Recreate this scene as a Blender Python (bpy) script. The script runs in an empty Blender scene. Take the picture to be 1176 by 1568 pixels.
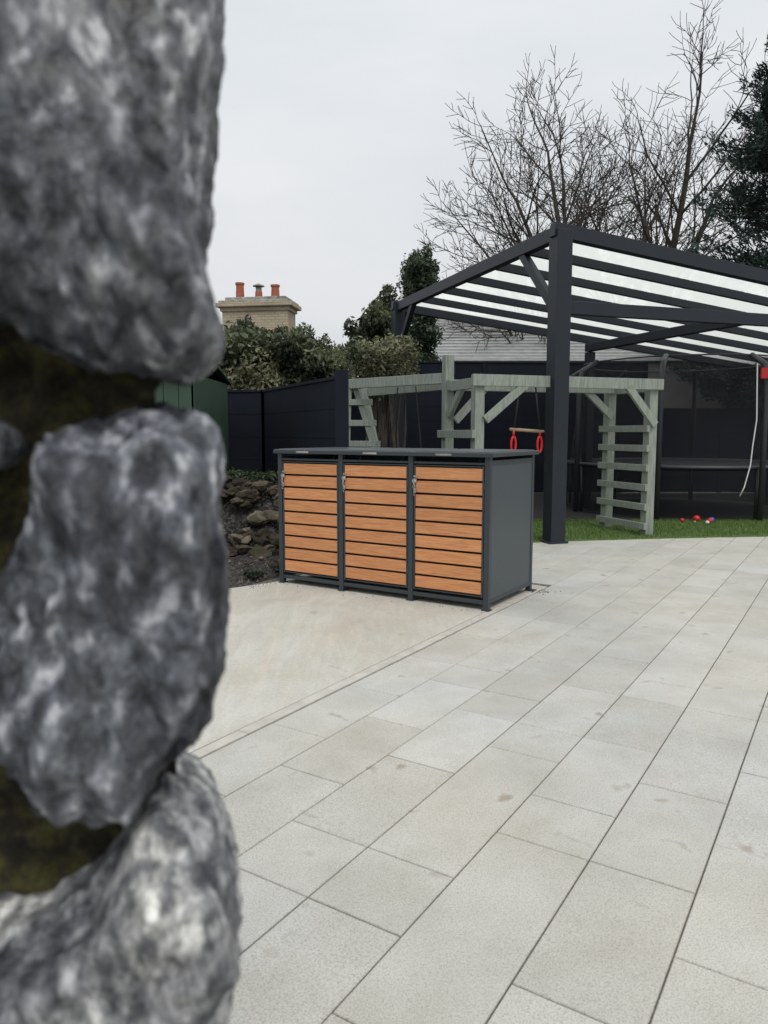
import bpy, math, random
import numpy as np
from mathutils import Vector, Matrix, noise
random.seed(7); rng=np.random.default_rng(7)
S=bpy.context.scene
D=bpy.data
def link(o): S.collection.objects.link(o); return o

# ---------------------------------------------------------------- materials
def mat(name):
    m=D.materials.new(name); m.use_nodes=True
    nt=m.node_tree; b=nt.nodes['Principled BSDF']
    return m,nt,b
def N(nt,t,**kw):
    n=nt.nodes.new(t)
    for k,v in kw.items():
        if hasattr(n,k): setattr(n,k,v)
        else: n.inputs[k].default_value=v
    return n
def ramp(nt,fac,stops):
    r=nt.nodes.new('ShaderNodeValToRGB'); cr=r.color_ramp
    while len(cr.elements)<len(stops): cr.elements.new(0.5)
    for e,(p,c) in zip(cr.elements,stops):
        e.position=p; e.color=(c[0],c[1],c[2],1) if not isinstance(c,(int,float)) else (c,c,c,1)
    nt.links.new(fac,r.inputs[0]); return r.outputs[0]
def coords(nt,scale=(1,1,1),rot=(0,0,0)):
    tc=nt.nodes.new('ShaderNodeTexCoord'); mp=nt.nodes.new('ShaderNodeMapping')
    mp.inputs['Scale'].default_value=scale; mp.inputs['Rotation'].default_value=rot
    nt.links.new(tc.outputs['Object'],mp.inputs[0]); return mp.outputs[0]
def tnoise(nt,vec,scale,detail=4,rough=.55,dist=0):
    n=N(nt,'ShaderNodeTexNoise'); n.inputs['Scale'].default_value=scale; n.inputs['Detail'].default_value=detail
    n.inputs['Roughness'].default_value=rough; n.inputs['Distortion'].default_value=dist
    nt.links.new(vec,n.inputs['Vector']); return n.outputs['Fac']
def mix(nt,a,b,fac,mode='MIX'):
    m=nt.nodes.new('ShaderNodeMix'); m.data_type='RGBA'; m.blend_type=mode
    for i,v in ((6,a),(7,b),(0,fac)):
        if hasattr(v,'links'): nt.links.new(v,m.inputs[i])
        else: m.inputs[i].default_value=(v if isinstance(v,(int,float)) else (*v,1))
    return m.outputs[2]
def bump(nt,b,h,strength=.3,dist=.01):
    bp=nt.nodes.new('ShaderNodeBump'); bp.inputs['Strength'].default_value=strength; bp.inputs['Distance'].default_value=dist
    nt.links.new(h,bp.inputs['Height']); nt.links.new(bp.outputs[0],b.inputs['Normal'])
def attr(nt,name='tone'):
    a=nt.nodes.new('ShaderNodeAttribute'); a.attribute_name=name; return a.outputs['Fac']

def simple(name,col,rough=.6,var=.15,scale=6,metal=0,bs=.1,bscale=80,spec=.5):
    m,nt,b=mat(name); v=coords(nt)
    f=tnoise(nt,v,scale,5)
    c=ramp(nt,f,[(.3,[x*(1-var) for x in col]),(.7,[min(1,x*(1+var)) for x in col])])
    nt.links.new(c,b.inputs['Base Color']); b.inputs['Roughness'].default_value=rough; b.inputs['Metallic'].default_value=metal
    b.inputs['Specular IOR Level'].default_value=spec
    if bs: bump(nt,b,tnoise(nt,v,bscale,3),bs,.004)
    return m

# paving slab
def m_slab():
    m,nt,b=mat('granite_paver'); v=coords(nt)
    t=attr(nt)
    base=ramp(nt,t,[(0,(.495,.487,.450)),(.5,(.545,.537,.502)),(1,(.575,.57,.545))])
    sp=ramp(nt,tnoise(nt,v,210,3,.8),[(.36,.60),(.50,1.0),(.72,1.16)])
    c=mix(nt,base,sp,1.0,'MULTIPLY')
    sp2=ramp(nt,tnoise(nt,v,90,2,.5),[(.30,.82),(.42,1.0)])
    c=mix(nt,c,sp2,.8,'MULTIPLY')
    mid=ramp(nt,tnoise(nt,v,2.6,6,.62),[(.32,(.87,.86,.83)),(.6,(1.03,1.03,1.03))])
    c=mix(nt,c,mid,1,'MULTIPLY')
    st=ramp(nt,tnoise(nt,v,5.2,3,.45,.3),[(.665,(0,0,0)),(.73,(.75,.75,.75))])
    c=mix(nt,c,(.30,.25,.19),st,'MIX')
    pale=ramp(nt,tnoise(nt,v,.55,3,.5),[(.42,(1,1,1)),(.62,(1.05,1.02,.96))])
    c=mix(nt,c,pale,1,'MULTIPLY')
    nt.links.new(c,b.inputs['Base Color']); b.inputs['Roughness'].default_value=.75
    bump(nt,b,tnoise(nt,v,240,3,.7),.45,.002); return m
def m_conc():
    m,nt,b=mat('screed_concrete'); v=coords(nt)
    a=ramp(nt,tnoise(nt,v,1.1,7,.6,.8),[(.3,(.51,.48,.41)),(.5,(.56,.54,.475)),(.72,(.605,.595,.54))])
    v2=coords(nt,(1,.18,1),(0,0,.7))
    s=ramp(nt,tnoise(nt,v2,9,6,.65,1.2),[(.3,.88),(.7,1.05)])
    c=mix(nt,a,s,1,'MULTIPLY')
    p=ramp(nt,tnoise(nt,v,60,3,.6),[(.3,.88),(.6,1.02)])
    c=mix(nt,c,p,1,'MULTIPLY')
    pk=ramp(nt,tnoise(nt,v2,2.2,6,.6,.9),[(.55,(1,1,1)),(.75,(1.02,.94,.86))])
    c=mix(nt,c,pk,1,'MULTIPLY')
    st=ramp(nt,tnoise(nt,v,4.3,3,.45,.3),[(.67,(0,0,0)),(.74,(.7,.7,.7))])
    c=mix(nt,c,(.34,.30,.23),st)
    nt.links.new(c,b.inputs['Base Color']); b.inputs['Roughness'].default_value=.8
    bump(nt,b,tnoise(nt,v2,20,6,.7,1),.4,.006); return m
def m_stone():
    m,nt,b=mat('granite_boulder'); v=coords(nt,(1.2,.9,.66),(0,.55,0))
    t=attr(nt)
    a=tnoise(nt,v,46,3,.55,.05)
    c=ramp(nt,a,[(.38,(.020,.023,.030)),(.49,(.068,.075,.092)),(.57,(.15,.16,.185)),(.66,(.44,.45,.48))])
    c2=ramp(nt,tnoise(nt,v,52,3,.6,.05),[(.38,(.09,.093,.10)),(.47,(.24,.242,.24)),(.56,(.44,.44,.43)),(.65,(.74,.74,.72))])
    c=mix(nt,c,c2,t)
    big=ramp(nt,tnoise(nt,coords(nt,(1,1,.8),(0,.4,0)),10,4,.55,.1),[(.37,(.36,.37,.41)),(.50,(.85,.85,.88)),(.63,(1.6,1.58,1.54))])
    c=mix(nt,c,big,1,'MULTIPLY')
    mo=ramp(nt,tnoise(nt,coords(nt),16,5,.6,.2),[(.65,(0,0,0)),(.73,(.6,.6,.6))])
    c=mix(nt,c,(.12,.11,.04),mo)
    nt.links.new(c,b.inputs['Base Color']); b.inputs['Roughness'].default_value=.6
    bump(nt,b,tnoise(nt,v,60,4,.6,.05),1.0,.014); return m
def m_mortar():
    m,nt,b=mat('mossy_mortar'); v=coords(nt)
    c=ramp(nt,tnoise(nt,v,32,6,.7,.1),[(.34,(.008,.006,.003)),(.47,(.030,.024,.010)),(.58,(.085,.074,.022)),(.70,(.13,.135,.042))])
    nt.links.new(c,b.inputs['Base Color']); b.inputs['Roughness'].default_value=1
    bump(nt,b,tnoise(nt,v,60,6,.7),1,.02); return m
def m_leaf(name,dark,light,trans=.25):
    m,nt,b=mat(name)
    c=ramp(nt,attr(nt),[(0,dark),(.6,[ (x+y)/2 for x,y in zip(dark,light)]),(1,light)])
    nt.links.new(c,b.inputs['Base Color']); b.inputs['Roughness'].default_value=.5
    tr=nt.nodes.new('ShaderNodeBsdfTranslucent'); nt.links.new(c,tr.inputs[0])
    ms=nt.nodes.new('ShaderNodeMixShader'); ms.inputs[0].default_value=trans
    nt.links.new(b.outputs[0],ms.inputs[1]); nt.links.new(tr.outputs[0],ms.inputs[2])
    nt.links.new(ms.outputs[0],nt.nodes['Material Output'].inputs[0]); return m
def m_woodslat():
    m,nt,b=mat('composite_wood_slat'); v=coords(nt,(1.2,14,22))
    g=tnoise(nt,v,5,6,.65,.6)
    c=ramp(nt,g,[(.3,(.43,.165,.062)),(.5,(.585,.25,.10)),(.7,(.69,.33,.15))])
    t=ramp(nt,attr(nt),[(0,.9),(1,1.08)])
    c=mix(nt,c,t,1,'MULTIPLY')
    nt.links.new(c,b.inputs['Base Color']); b.inputs['Roughness'].default_value=.55
    bump(nt,b,g,.2,.003); return m
def m_paintwood():
    m,nt,b=mat('weathered_sage_timber'); v=coords(nt,(9,9,1.0))
    g=tnoise(nt,v,5,6,.65,.4)
    c=ramp(nt,g,[(.28,(.145,.168,.145)),(.5,(.245,.278,.240)),(.72,(.33,.36,.31))])
    nt.links.new(c,b.inputs['Base Color']); b.inputs['Roughness'].default_value=.75
    bump(nt,b,g,.3,.004); return m
def m_brick(name,c1,c2,mort,scale):
    m,nt,b=mat(name); tc=nt.nodes.new('ShaderNodeTexCoord')
    sx=nt.nodes.new('ShaderNodeSeparateXYZ'); nt.links.new(tc.outputs['Object'],sx.inputs[0])
    ad=nt.nodes.new('ShaderNodeMath'); nt.links.new(sx.outputs[0],ad.inputs[0]); nt.links.new(sx.outputs[1],ad.inputs[1])
    cb=nt.nodes.new('ShaderNodeCombineXYZ'); nt.links.new(ad.outputs[0],cb.inputs[0]); nt.links.new(sx.outputs[2],cb.inputs[1])
    br=nt.nodes.new('ShaderNodeTexBrick'); nt.links.new(cb.outputs[0],br.inputs[0])
    br.inputs['Color1'].default_value=(*c1,1); br.inputs['Color2'].default_value=(*c2,1); br.inputs['Mortar'].default_value=(*mort,1)
    br.inputs['Scale'].default_value=scale; br.inputs['Mortar Size'].default_value=.014
    br.inputs['Brick Width'].default_value=.46; br.inputs['Row Height'].default_value=.17
    n=ramp(nt,tnoise(nt,tc.outputs['Object'],2.5,5,.6),[(.3,.82),(.65,1.05)])
    c=mix(nt,br.outputs[0],n,1,'MULTIPLY')
    nt.links.new(c,b.inputs['Base Color']); b.inputs['Roughness'].default_value=.85; return m
def m_roofpanel():
    m,nt,b=mat('opal_polycarbonate')
    tr=nt.nodes.new('ShaderNodeBsdfTranslucent'); tr.inputs[0].default_value=(.80,.82,.78,1)
    tp=nt.nodes.new('ShaderNodeBsdfTransparent'); ms=nt.nodes.new('ShaderNodeMixShader'); ms.inputs[0].default_value=.15
    nt.links.new(tr.outputs[0],ms.inputs[1]); nt.links.new(tp.outputs[0],ms.inputs[2])
    nt.links.new(ms.outputs[0],nt.nodes['Material Output'].inputs[0]); return m
def m_net():
    m,nt,b=mat('black_netting'); b.inputs['Base Color'].default_value=(.012,.013,.017,1); b.inputs['Roughness'].default_value=.9
    tp=nt.nodes.new('ShaderNodeBsdfTransparent'); ms=nt.nodes.new('ShaderNodeMixShader'); ms.inputs[0].default_value=.60
    nt.links.new(b.outputs[0],ms.inputs[1]); nt.links.new(tp.outputs[0],ms.inputs[2])
    nt.links.new(ms.outputs[0],nt.nodes['Material Output'].inputs[0]); return m
def m_soil():
    m,nt,b=mat('dark_gravel_soil'); v=coords(nt)
    vo=N(nt,'ShaderNodeTexVoronoi'); vo.inputs['Scale'].default_value=38; nt.links.new(v,vo.inputs['Vector'])
    c=ramp(nt,vo.outputs['Color'],[(.2,(.02,.018,.016)),(.6,(.055,.05,.045)),(.95,(.16,.15,.14))])
    n=ramp(nt,tnoise(nt,v,3,5),[(.3,.6),(.7,1.1)])
    nt.links.new(mix(nt,c,n,1,'MULTIPLY'),b.inputs['Base Color']); b.inputs['Roughness'].default_value=.9
    bump(nt,b,vo.outputs['Distance'],.9,.02); return m
def m_ground():
    m,nt,b=mat('rough_turf_ground'); v=coords(nt)
    c=ramp(nt,tnoise(nt,v,.6,8,.7),[(.3,(.035,.05,.02)),(.7,(.075,.10,.035))])
    nt.links.new(c,b.inputs['Base Color']); b.inputs['Roughness'].default_value=.95; return m
def m_rock():
    m,nt,b=mat('garden_rock'); v=coords(nt)
    t=attr(nt)
    c=ramp(nt,t,[(0,(.040,.028,.020)),(.5,(.105,.08,.057)),(1,(.24,.205,.16))])
    n=ramp(nt,tnoise(nt,v,9,6,.7),[(.3,.4),(.5,.95),(.7,1.5)])
    c=mix(nt,c,n,1,'MULTIPLY')
    mo=ramp(nt,tnoise(nt,v,4,5,.6),[(.54,(0,0,0)),(.64,(.8,.8,.8))]); c=mix(nt,c,(.04,.047,.018),mo)
    nt.links.new(c,b.inputs['Base Color']); b.inputs['Roughness'].default_value=.95
    bump(nt,b,tnoise(nt,v,28,6,.65),.9,.02); return m
def m_roof(name,lo,hi,n=60.0):
    m,nt,b=mat(name); v=coords(nt)
    w=N(nt,'ShaderNodeTexWave'); w.bands_direction='Z'; w.inputs['Scale'].default_value=n/20; w.inputs['Distortion'].default_value=.4
    w.inputs['Detail'].default_value=2; nt.links.new(v,w.inputs['Vector'])
    c=ramp(nt,w.outputs['Fac'],[(.0,lo),(.35,hi),(1,hi)])
    k=ramp(nt,tnoise(nt,v,5,6,.6),[(.3,.75),(.7,1.08)])
    nt.links.new(mix(nt,c,k,1,'MULTIPLY'),b.inputs['Base Color']); b.inputs['Roughness'].default_value=.7
    return m

M_slab=m_slab(); M_conc=m_conc(); M_stone=m_stone(); M_slat=m_woodslat(); M_pw=m_paintwood()
M_joint=simple('joint_sand',(.13,.12,.10),.95,.4,30)
M_kerb=simple('kerb_concrete',(.52,.495,.44),.85,.15,9,bs=.5,bscale=120)
M_grey=simple('anthracite_steel',(.036,.045,.052),.42,.06,3,metal=.1,bs=0)
M_greyp=simple('grey_steel_panel',(.060,.074,.083),.45,.05,2,metal=.1,bs=0)
M_rooftop=simple('grey_steel_roof',(.10,.115,.125),.28,.12,5,metal=.2,bs=0)
M_perg=simple('anthracite_aluminium',(.016,.020,.029),.45,.08,3,bs=0,spec=.35)
M_pole=simple('dark_pole_steel',(.035,.038,.044),.4,.1,5,bs=0)
M_fence=simple('charcoal_fence_board',(.0095,.0125,.0205),.8,.25,1.2,bs=.1,spec=.2)
M_black=simple('black_rubber_and_gap_shade',(.01,.01,.012),.6,.1,5)
M_darkfill=simple('dark_ground_fill',(.018,.016,.015),.95,.4,14,bs=.8,bscale=40)
M_chrome=simple('chrome',(.7,.7,.7),.2,.02,5,metal=1,bs=0)
M_mortar=m_mortar()
M_terr=simple('terracotta',(.36,.11,.06),.8,.2,8)
M_cap=simple('weathered_cement',(.30,.29,.26),.9,.55,5,bs=.5,bscale=30)
M_brick=m_brick('cream_brick',(.50,.42,.30),(.43,.355,.25),(.25,.22,.18),2.0)
M_slate=m_roof('slate_roof',(.03,.033,.037),(.09,.095,.10),80)
M_lroof=m_roof('pale_tiled_roof',(.19,.195,.195),(.40,.41,.40),62)
M_wall=simple('render_wall',(.42,.40,.36),.9,.1,2)
M_gwall=simple('grey_render_wall',(.42,.38,.36),.9,.15,2)
M_bark=simple('bark',(.055,.046,.038),.9,.35,6,bs=.3,bscale=20)
M_green=simple('green_shed_paint',(.030,.062,.040),.6,.12,3)
M_rock=m_rock()
M_soil=m_soil(); M_ground=m_ground(); M_panel=m_roofpanel(); M_net=m_net()
M_red=simple('red_plastic',(.55,.02,.02),.35,.05,5,bs=0)
M_blue=simple('blue_plastic',(.03,.10,.45),.35,.05,5,bs=0)
M_white=simple('white_rope',(.75,.75,.72),.7,.05,9,bs=0)
M_timber=simple('bare_timber',(.30,.22,.14),.7,.2,9)
M_turf=m_leaf('artificial_turf',(.065,.12,.025),(.17,.26,.065),.15)
M_turfbase=simple('turf_backing',(.09,.15,.035),.9,.25,30)
M_hedge=m_leaf('hedge_leaves',(.012,.022,.010),(.19,.22,.11))
M_hedge2=m_leaf('shrub_leaves_dry',(.05,.052,.022),(.32,.32,.19))
M_con=m_leaf('conifer_needles',(.007,.018,.017),(.055,.095,.078),.1)
M_ivy=m_leaf('ivy_leaves',(.010,.022,.011),(.085,.125,.06))
M_glass=simple('window_glass',(.03,.035,.04),.1,.05,3,bs=0)

# ---------------------------------------------------------------- mesh builder
class MB:
    def __init__(s): s.v=[];s.f=[];s.m=[];s.t=[]
    def addv(s,ps,tone=.5):
        i=len(s.v); s.v+= [tuple(p) for p in ps]; s.t+=[tone]*len(ps); return i
    def face(s,idx,mi=0): s.f.append(tuple(idx)); s.m.append(mi)
    def box(s,x0,x1,y0,y1,z0,z1,mi=0,tone=.5):
        i=s.addv([(x0,y0,z0),(x1,y0,z0),(x1,y1,z0),(x0,y1,z0),(x0,y0,z1),(x1,y0,z1),(x1,y1,z1),(x0,y1,z1)],tone)
        for q in ((0,3,2,1),(4,5,6,7),(0,1,5,4),(1,2,6,5),(2,3,7,6),(3,0,4,7)): s.face([i+k for k in q],mi)
    def beam(s,a,b,w,h,mi=0,up=(0,0,1),tone=.5):
        a=Vector(a);b=Vector(b);d=(b-a).normalized();u=Vector(up)
        if abs(d.dot(u))>.98: u=Vector((0,1,0)) if abs(d.z)>.9 else Vector((0,0,1))
        sd=d.cross(u).normalized(); u=sd.cross(d).normalized()
        ps=[]
        for p in (a,b):
            for sx,sy in ((-1,-1),(1,-1),(1,1),(-1,1)): ps.append(p+sd*(sx*w/2)+u*(sy*h/2))
        i=s.addv(ps,tone)
        for q in ((3,2,1,0),(4,5,6,7),(0,1,5,4),(1,2,6,5),(2,3,7,6),(3,0,4,7)): s.face([i+k for k in q],mi)
    def tube(s,pts,rads,n=6,mi=0,cap=True,tone=.5):
        pts=[Vector(p) for p in pts]
        if isinstance(rads,(int,float)): rads=[rads]*len(pts)
        d0=(pts[1]-pts[0]).normalized(); up=Vector((0,0,1)) if abs(d0.z)<.9 else Vector((1,0,0))
        sd=d0.cross(up).normalized(); base=[]
        for k,p in enumerate(pts):
            d=(pts[min(k+1,len(pts)-1)]-pts[max(k-1,0)]).normalized()
            sd=(sd-d*sd.dot(d)).normalized(); u=d.cross(sd)
            base.append(s.addv([p+(sd*math.cos(2*math.pi*j/n)+u*math.sin(2*math.pi*j/n))*rads[k] for j in range(n)],tone))
        for k in range(len(pts)-1):
            for j in range(n):
                j2=(j+1)%n; s.face((base[k]+j,base[k]+j2,base[k+1]+j2,base[k+1]+j),mi)
        if cap:
            s.face([base[0]+j for j in range(n)][::-1],mi); s.face([base[-1]+j for j in range(n)],mi)
    def build(s,name,mats,loc=(0,0,0),rz=0,parent=None,bevel=0,smooth=False):
        me=D.meshes.new(name); me.from_pydata(s.v,[],s.f)
        for m in mats: me.materials.append(m)
        me.polygons.foreach_set('material_index',s.m)
        if smooth: me.polygons.foreach_set('use_smooth',[True]*len(s.f))
        a=me.attributes.new('tone','FLOAT','POINT'); a.data.foreach_set('value',s.t)
        me.update(); o=link(D.objects.new(name,me)); o.location=loc; o.rotation_euler=(0,0,rz)
        if parent: o.parent=parent
        if bevel:
            b=o.modifiers.new('b','BEVEL'); b.width=bevel; b.segments=2; b.limit_method='ANGLE'
        return o
def empty(name,loc=(0,0,0),rz=0):
    e=link(D.objects.new(name,None)); e.location=loc; e.rotation_euler=(0,0,rz); return e
def npmesh(name,V,F,mats,tone=None,mi=None,parent=None,loc=(0,0,0)):
    me=D.meshes.new(name); nf,k=F.shape
    me.vertices.add(len(V)); me.vertices.foreach_set('co',V.astype(np.float32).ravel())
    me.loops.add(nf*k); me.loops.foreach_set('vertex_index',F.astype(np.int32).ravel())
    me.polygons.add(nf); me.polygons.foreach_set('loop_start',(np.arange(nf)*k).astype(np.int32))
    me.polygons.foreach_set('loop_total',np.full(nf,k,np.int32))
    for m in mats: me.materials.append(m)
    if mi is not None: me.polygons.foreach_set('material_index',mi.astype(np.int32))
    if tone is not None:
        a=me.attributes.new('tone','FLOAT','POINT'); a.data.foreach_set('value',tone.astype(np.float32))
    me.update(calc_edges=True); me.validate(); o=link(D.objects.new(name,me)); o.location=loc
    if parent: o.parent=parent
    return o

# paving frame: r = across joints (right), d = along long joints; both turned 32.5 deg
TH=math.radians(32.5); CS,SN=math.cos(TH),math.sin(TH)
def G(r,d,z=0): return (r*CS+d*SN,-r*SN+d*CS,z)

# ---------------------------------------------------------------- ground
g=MB(); i=g.addv([(-300,-100,-.06),(300,-100,-.06),(300,500,-.06),(-300,500,-.06)]); g.face((i,i+1,i+2,i+3))
g.build('ground',[M_ground])

# paving: bedding sheet + real chamfered slabs
pv=MB()
def slab(r0,r1,d0,d1,tone):
    gp=.0027; dz=random.uniform(-.0012,.0012)
    r0+=gp;r1-=gp;d0+=gp;d1-=gp
    rings=[]
    for ins,z in ((0,-.03),(0,-.0030+dz),(.0025,dz)):
        rings.append(pv.addv([G(r0+ins,d0+ins,z),G(r1-ins,d0+ins,z),G(r1-ins,d1-ins,z),G(r0+ins,d1-ins,z)],tone))
    for a,b in zip(rings,rings[1:]):
        for k in range(4): pv.face((a+k,a+(k+1)%4,b+(k+1)%4,b+k),0)
    pv.face([rings[-1]+k for k in range(4)],0)
fixed={2:[1.99,2.64,3.29,3.615,4.265],3:[1.665,1.99,2.965,3.29,3.94],4:[1.34,2.315,2.64,3.29,3.94,4.265],5:[1.665,2.315,2.965,3.615,3.94],6:[1.34,1.99,2.64,3.29,3.94],1:[2.315,2.965,3.615,3.94,4.59],0:[2.64,3.29,3.94]}
for c in range(-7,26):
    r0=-2.325+.33*c
    js=[]
    f=fixed.get(c,[1.665])
    d=f[0]
    while d>-3: d-=.325*random.choice([1,2,2,3]); js.insert(0,d)
    js+=f; d=f[-1]
    while d<19: d+=.325*random.choice([1,1,2,2,2,3]); js.append(d)
    for a,b in zip(js,js[1:]):
        if c<0:
            if b<=6.45: continue
            a=max(a,6.45)
            if b-a<.1: continue
        slab(r0,r0+.33,a,b,min(1,max(0,random.gauss(.5,.27))))
i=pv.addv([G(-4.7,-4,-.0065),G(6.5,-4,-.0065),G(6.5,20,-.0065),G(-4.7,20,-.0065)]); pv.face((i,i+3,i+2,i+1)[::-1],1)
pv.build('patio_paving',[M_slab,M_joint])

# concrete pad with its edge strip
cp=MB()
def poly(mb,pts,z,mi=0,th=.03):
    a=mb.addv([(p[0],p[1],z) for p in pts]); b=mb.addv([(p[0],p[1],z-th) for p in pts]); n=len(pts)
    mb.face([a+k for k in range(n)],mi)
    for k in range(n): mb.face((a+k,b+k,b+(k+1)%n,a+(k+1)%n),mi)
poly(cp,[G(-9,-3)[:2],G(-2.402,-3)[:2],G(-2.402,6.44)[:2],G(-4.6,6.44)[:2],G(-4.56,5.25)[:2],G(-4.75,4.72)[:2],G(-6.5,4.3)[:2],G(-9,4.1)[:2]],.004)
cp.build('concrete_pad',[M_conc])
ed=MB()
d=-3.0
while d<6.4:
    L=min(.914,6.43-d); rr=random.uniform(-.0015,.0015)
    poly(ed,[G(-2.3985+rr,d+.002)[:2],G(-2.334,d+.002)[:2],G(-2.334,d+L-.002)[:2],G(-2.3985+rr,d+L-.002)[:2]],.003+random.uniform(-.001,.0005)); d+=L
ed.build('edging_strip',[M_kerb],bevel=.002)

# soil bed
sb=MB()
xs=[-7+ k*.28 for k in range(27)]; ys=[4.3+k*.28 for k in range(32)]
for y in ys:
    for x in xs: sb.addv([(x,y,-.03+.02*noise.noise(Vector((x*3,y*3,0)))+max(0,(y-7.5))*.02)])
W=len(xs)
for j in range(len(ys)-1):
    for k in range(W-1): sb.face((j*W+k,j*W+k+1,(j+1)*W+k+1,(j+1)*W+k))
o=sb.build('soil_bed',[M_soil],smooth=True)

# lawn
ge=[(1.2,9.25),(1.9,9.42),(2.6,9.58),(3.4,9.72),(4.2,9.85),(5.2,9.97),(6.5,10.02),(9,9.9)]
lw=MB(); poly(lw,ge+[(12,11),(12,11.9),(-.4,11.6),(-.4,9.0)],.012,0,.04)
lawn=lw.build('lawn',[M_turfbase])
mu=MB(); poly(mu,[(-.45,11.6),(12,11.9),(12,17.2),(-.45,17)],.006,0,.04); mu.build('added_dark_ground',[M_darkfill])  # dark ground sheet, added to make the area behind the lawn read dark
nb=42000
px=rng.uniform(1.2,8.0,nb); py=9.2+ rng.random(nb)*2.6
gx=np.array([p[0] for p in ge]); gy=np.array([p[1] for p in ge])
ok=py>np.interp(px,gx,gy)+.0; px=px[ok];py=py[ok];nb=len(px)
an=rng.uniform(0,6.28,nb); h=rng.uniform(.02,.045,nb); lx=rng.normal(0,.012,nb); ly=rng.normal(0,.012,nb)
V=np.zeros((nb,3,3)); V[:,0]=np.c_[px-.004*np.cos(an),py-.004*np.sin(an),np.full(nb,.012)]
V[:,1]=np.c_[px+.004*np.cos(an),py+.004*np.sin(an),np.full(nb,.012)]; V[:,2]=np.c_[px+lx,py+ly,.012+h]
npmesh('blades',V.reshape(-1,3),np.arange(nb*3).reshape(-1,3),[M_turf],np.repeat(rng.random(nb),3),parent=lawn)

# ---------------------------------------------------------------- bin store
BW,BD,BH=2.127,.93,1.222
ox,oy,_=G(-4.513,5.262)
bs=empty('bin_storage_box',(ox,oy,.006),-TH)
fr=MB(); t=.045
for x in (0,BW/3,2*BW/3,BW):
    x0=min(max(x-t/2,0),BW-t)
    fr.box(x0,x0+t,0,t,0,BH-.004)
for x in (0,BW-t): fr.box(x,x+t,BD-t,BD,0,BH-.004)
fr.box(t,BW-t,.006,t-.006,BH-.080,BH-.062)     # top front rail
fr.box(t,BW-t,BD-t+.002,BD-.002,BH-.055,BH-.022)
for x in (.002,BW-t+.002): fr.box(x,x+t-.004,t,BD-t,BH-.085,BH-.045); fr.box(x,x+t-.004,t,BD-t,.05,.085)
fr.box(t,BW-t,.006,t-.006,.045,.078)
for x in (0,BW/3,2*BW/3,BW):
    x0=min(max(x-t/2,0),BW-t); fr.box(x0-.012,x0+t+.012,-.010,t+.012,0,.006)
fr.box(BW-t-.01,BW+.035,BD-t,BD+.03,0,.006)
fr.build('frame',[M_grey],parent=bs,bevel=.003)
pn=MB()
pn.box(BW-.016,BW-.006,t,BD-t,.085,BH-.085); pn.box(.006,.016,t,BD-t,.085,BH-.085)
pn.box(t,BW-t,BD-.02,BD-.01,.06,BH-.03)
for x in (BW/3,2*BW/3): pn.box(x-.004,x+.004,t+.01,BD-.03,.1,BH-.1)
pn.build('side_panels',[M_greyp],parent=bs)
for k in range(3):
    dm=MB(); x0=k*BW/3+(t if k==0 else t/2)+.006; x1=(k+1)*BW/3-(t if k==2 else t/2)-.006
    z0,z1=.10,1.132; fw=.014
    dm.box(x0,x0+fw,.004,.032,z0,z1,1); dm.box(x1-fw,x1,.004,.032,z0,z1,1)
    dm.box(x0+fw,x1-fw,.010,.030,z1-.010,z1,1); dm.box(x0+fw,x1-fw,.010,.030,z0,z0+.010,1)
    dm.box(x0+fw,x1-fw,.05,.054,z0,z1,2)  # black sheet behind the slats, standing in for the shaded interior
    ns=9; pitch=(z1-z0-.022)/ns
    for j in range(ns):
        zz=z0+.012+j*pitch; dm.box(x0+fw+.001,x1-fw-.001,.008+random.uniform(-.001,.001),.026,zz+.009,zz+pitch-.009,0,random.random())
    for zz in (.25,.98): dm.tube([(x1+.003,.0,zz-.03),(x1+.003,.0,zz+.03)],.007,8,1)
    dm.build('door_%d'%(k+1),[M_slat,M_grey,M_black],parent=bs,bevel=.002)
    hd=MB(); hx=x0+.014; hz=1.0
    hd.tube([(hx,.006,hz),(hx,-.012,hz)],.021,14); hd.tube([(hx,-.012,hz),(hx,-.026,hz)],.011,12)
    hd.beam((hx,-.024,hz-.018),(hx,-.024,hz+.018),.006,.012)
    hd.tube([(hx+.002,-.02,hz-.018),(hx+.012,-.02,hz-.045),(hx+.004,-.02,hz-.07),(hx-.008,-.02,hz-.045),(hx+.002,-.02,hz-.018)],.0025,6)
    hd.beam((hx+.004,-.02,hz-.07),(hx+.006,-.018,hz-.12),.004,.014)
    hd.box(hx-.010,hx+.010,-.004,.006,hz-.10,hz-.06); hd.box(hx-.012,hx+.020,-.003,.006,hz+.030,hz+.045)
    hd.build('lock_%d'%(k+1),[M_chrome],parent=bs,bevel=.001)
rf=MB(); ov=.025; z=BH
for k in range(3):
    x0=k*BW/3+(-ov if k==0 else .004); x1=(k+1)*BW/3+(ov if k==2 else -.004)
    rf.box(x0,x1,-ov,BD+ov,z-.002,z+.018,0)
    rf.box(x0+.03,x1-.03,.01,BD-.01,z+.018,z+.024,0)
rf.build('lid_roof',[M_rooftop],parent=bs,bevel=.003)
rl=MB(); rl.box(-ov-.002,BW+ov+.002,-ov-.005,-ov,z-.018,z+.012); rl.box(BW+ov,BW+ov+.005,-ov,BD+ov,z-.018,z+.012); rl.box(-ov-.005,-ov,-ov,BD+ov,z-.018,z+.012)
for k in range(3):
    for f in (.2,.8):
        x=(k+f)*BW/3; rl.tube([(x,.06,z-.09),(x+.03,.10,z-.01)],.006,6)
rl.build('lid_rim',[M_grey],parent=bs,bevel=.002)
sg=MB()
for fx in (.02,.36,.69): sg.box(BW*fx+.20,BW*fx+.34,-ov-.0075,-ov-.0055,z-.010,z+.006)
sg.build('maker_plates',[M_cap],parent=bs)

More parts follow.
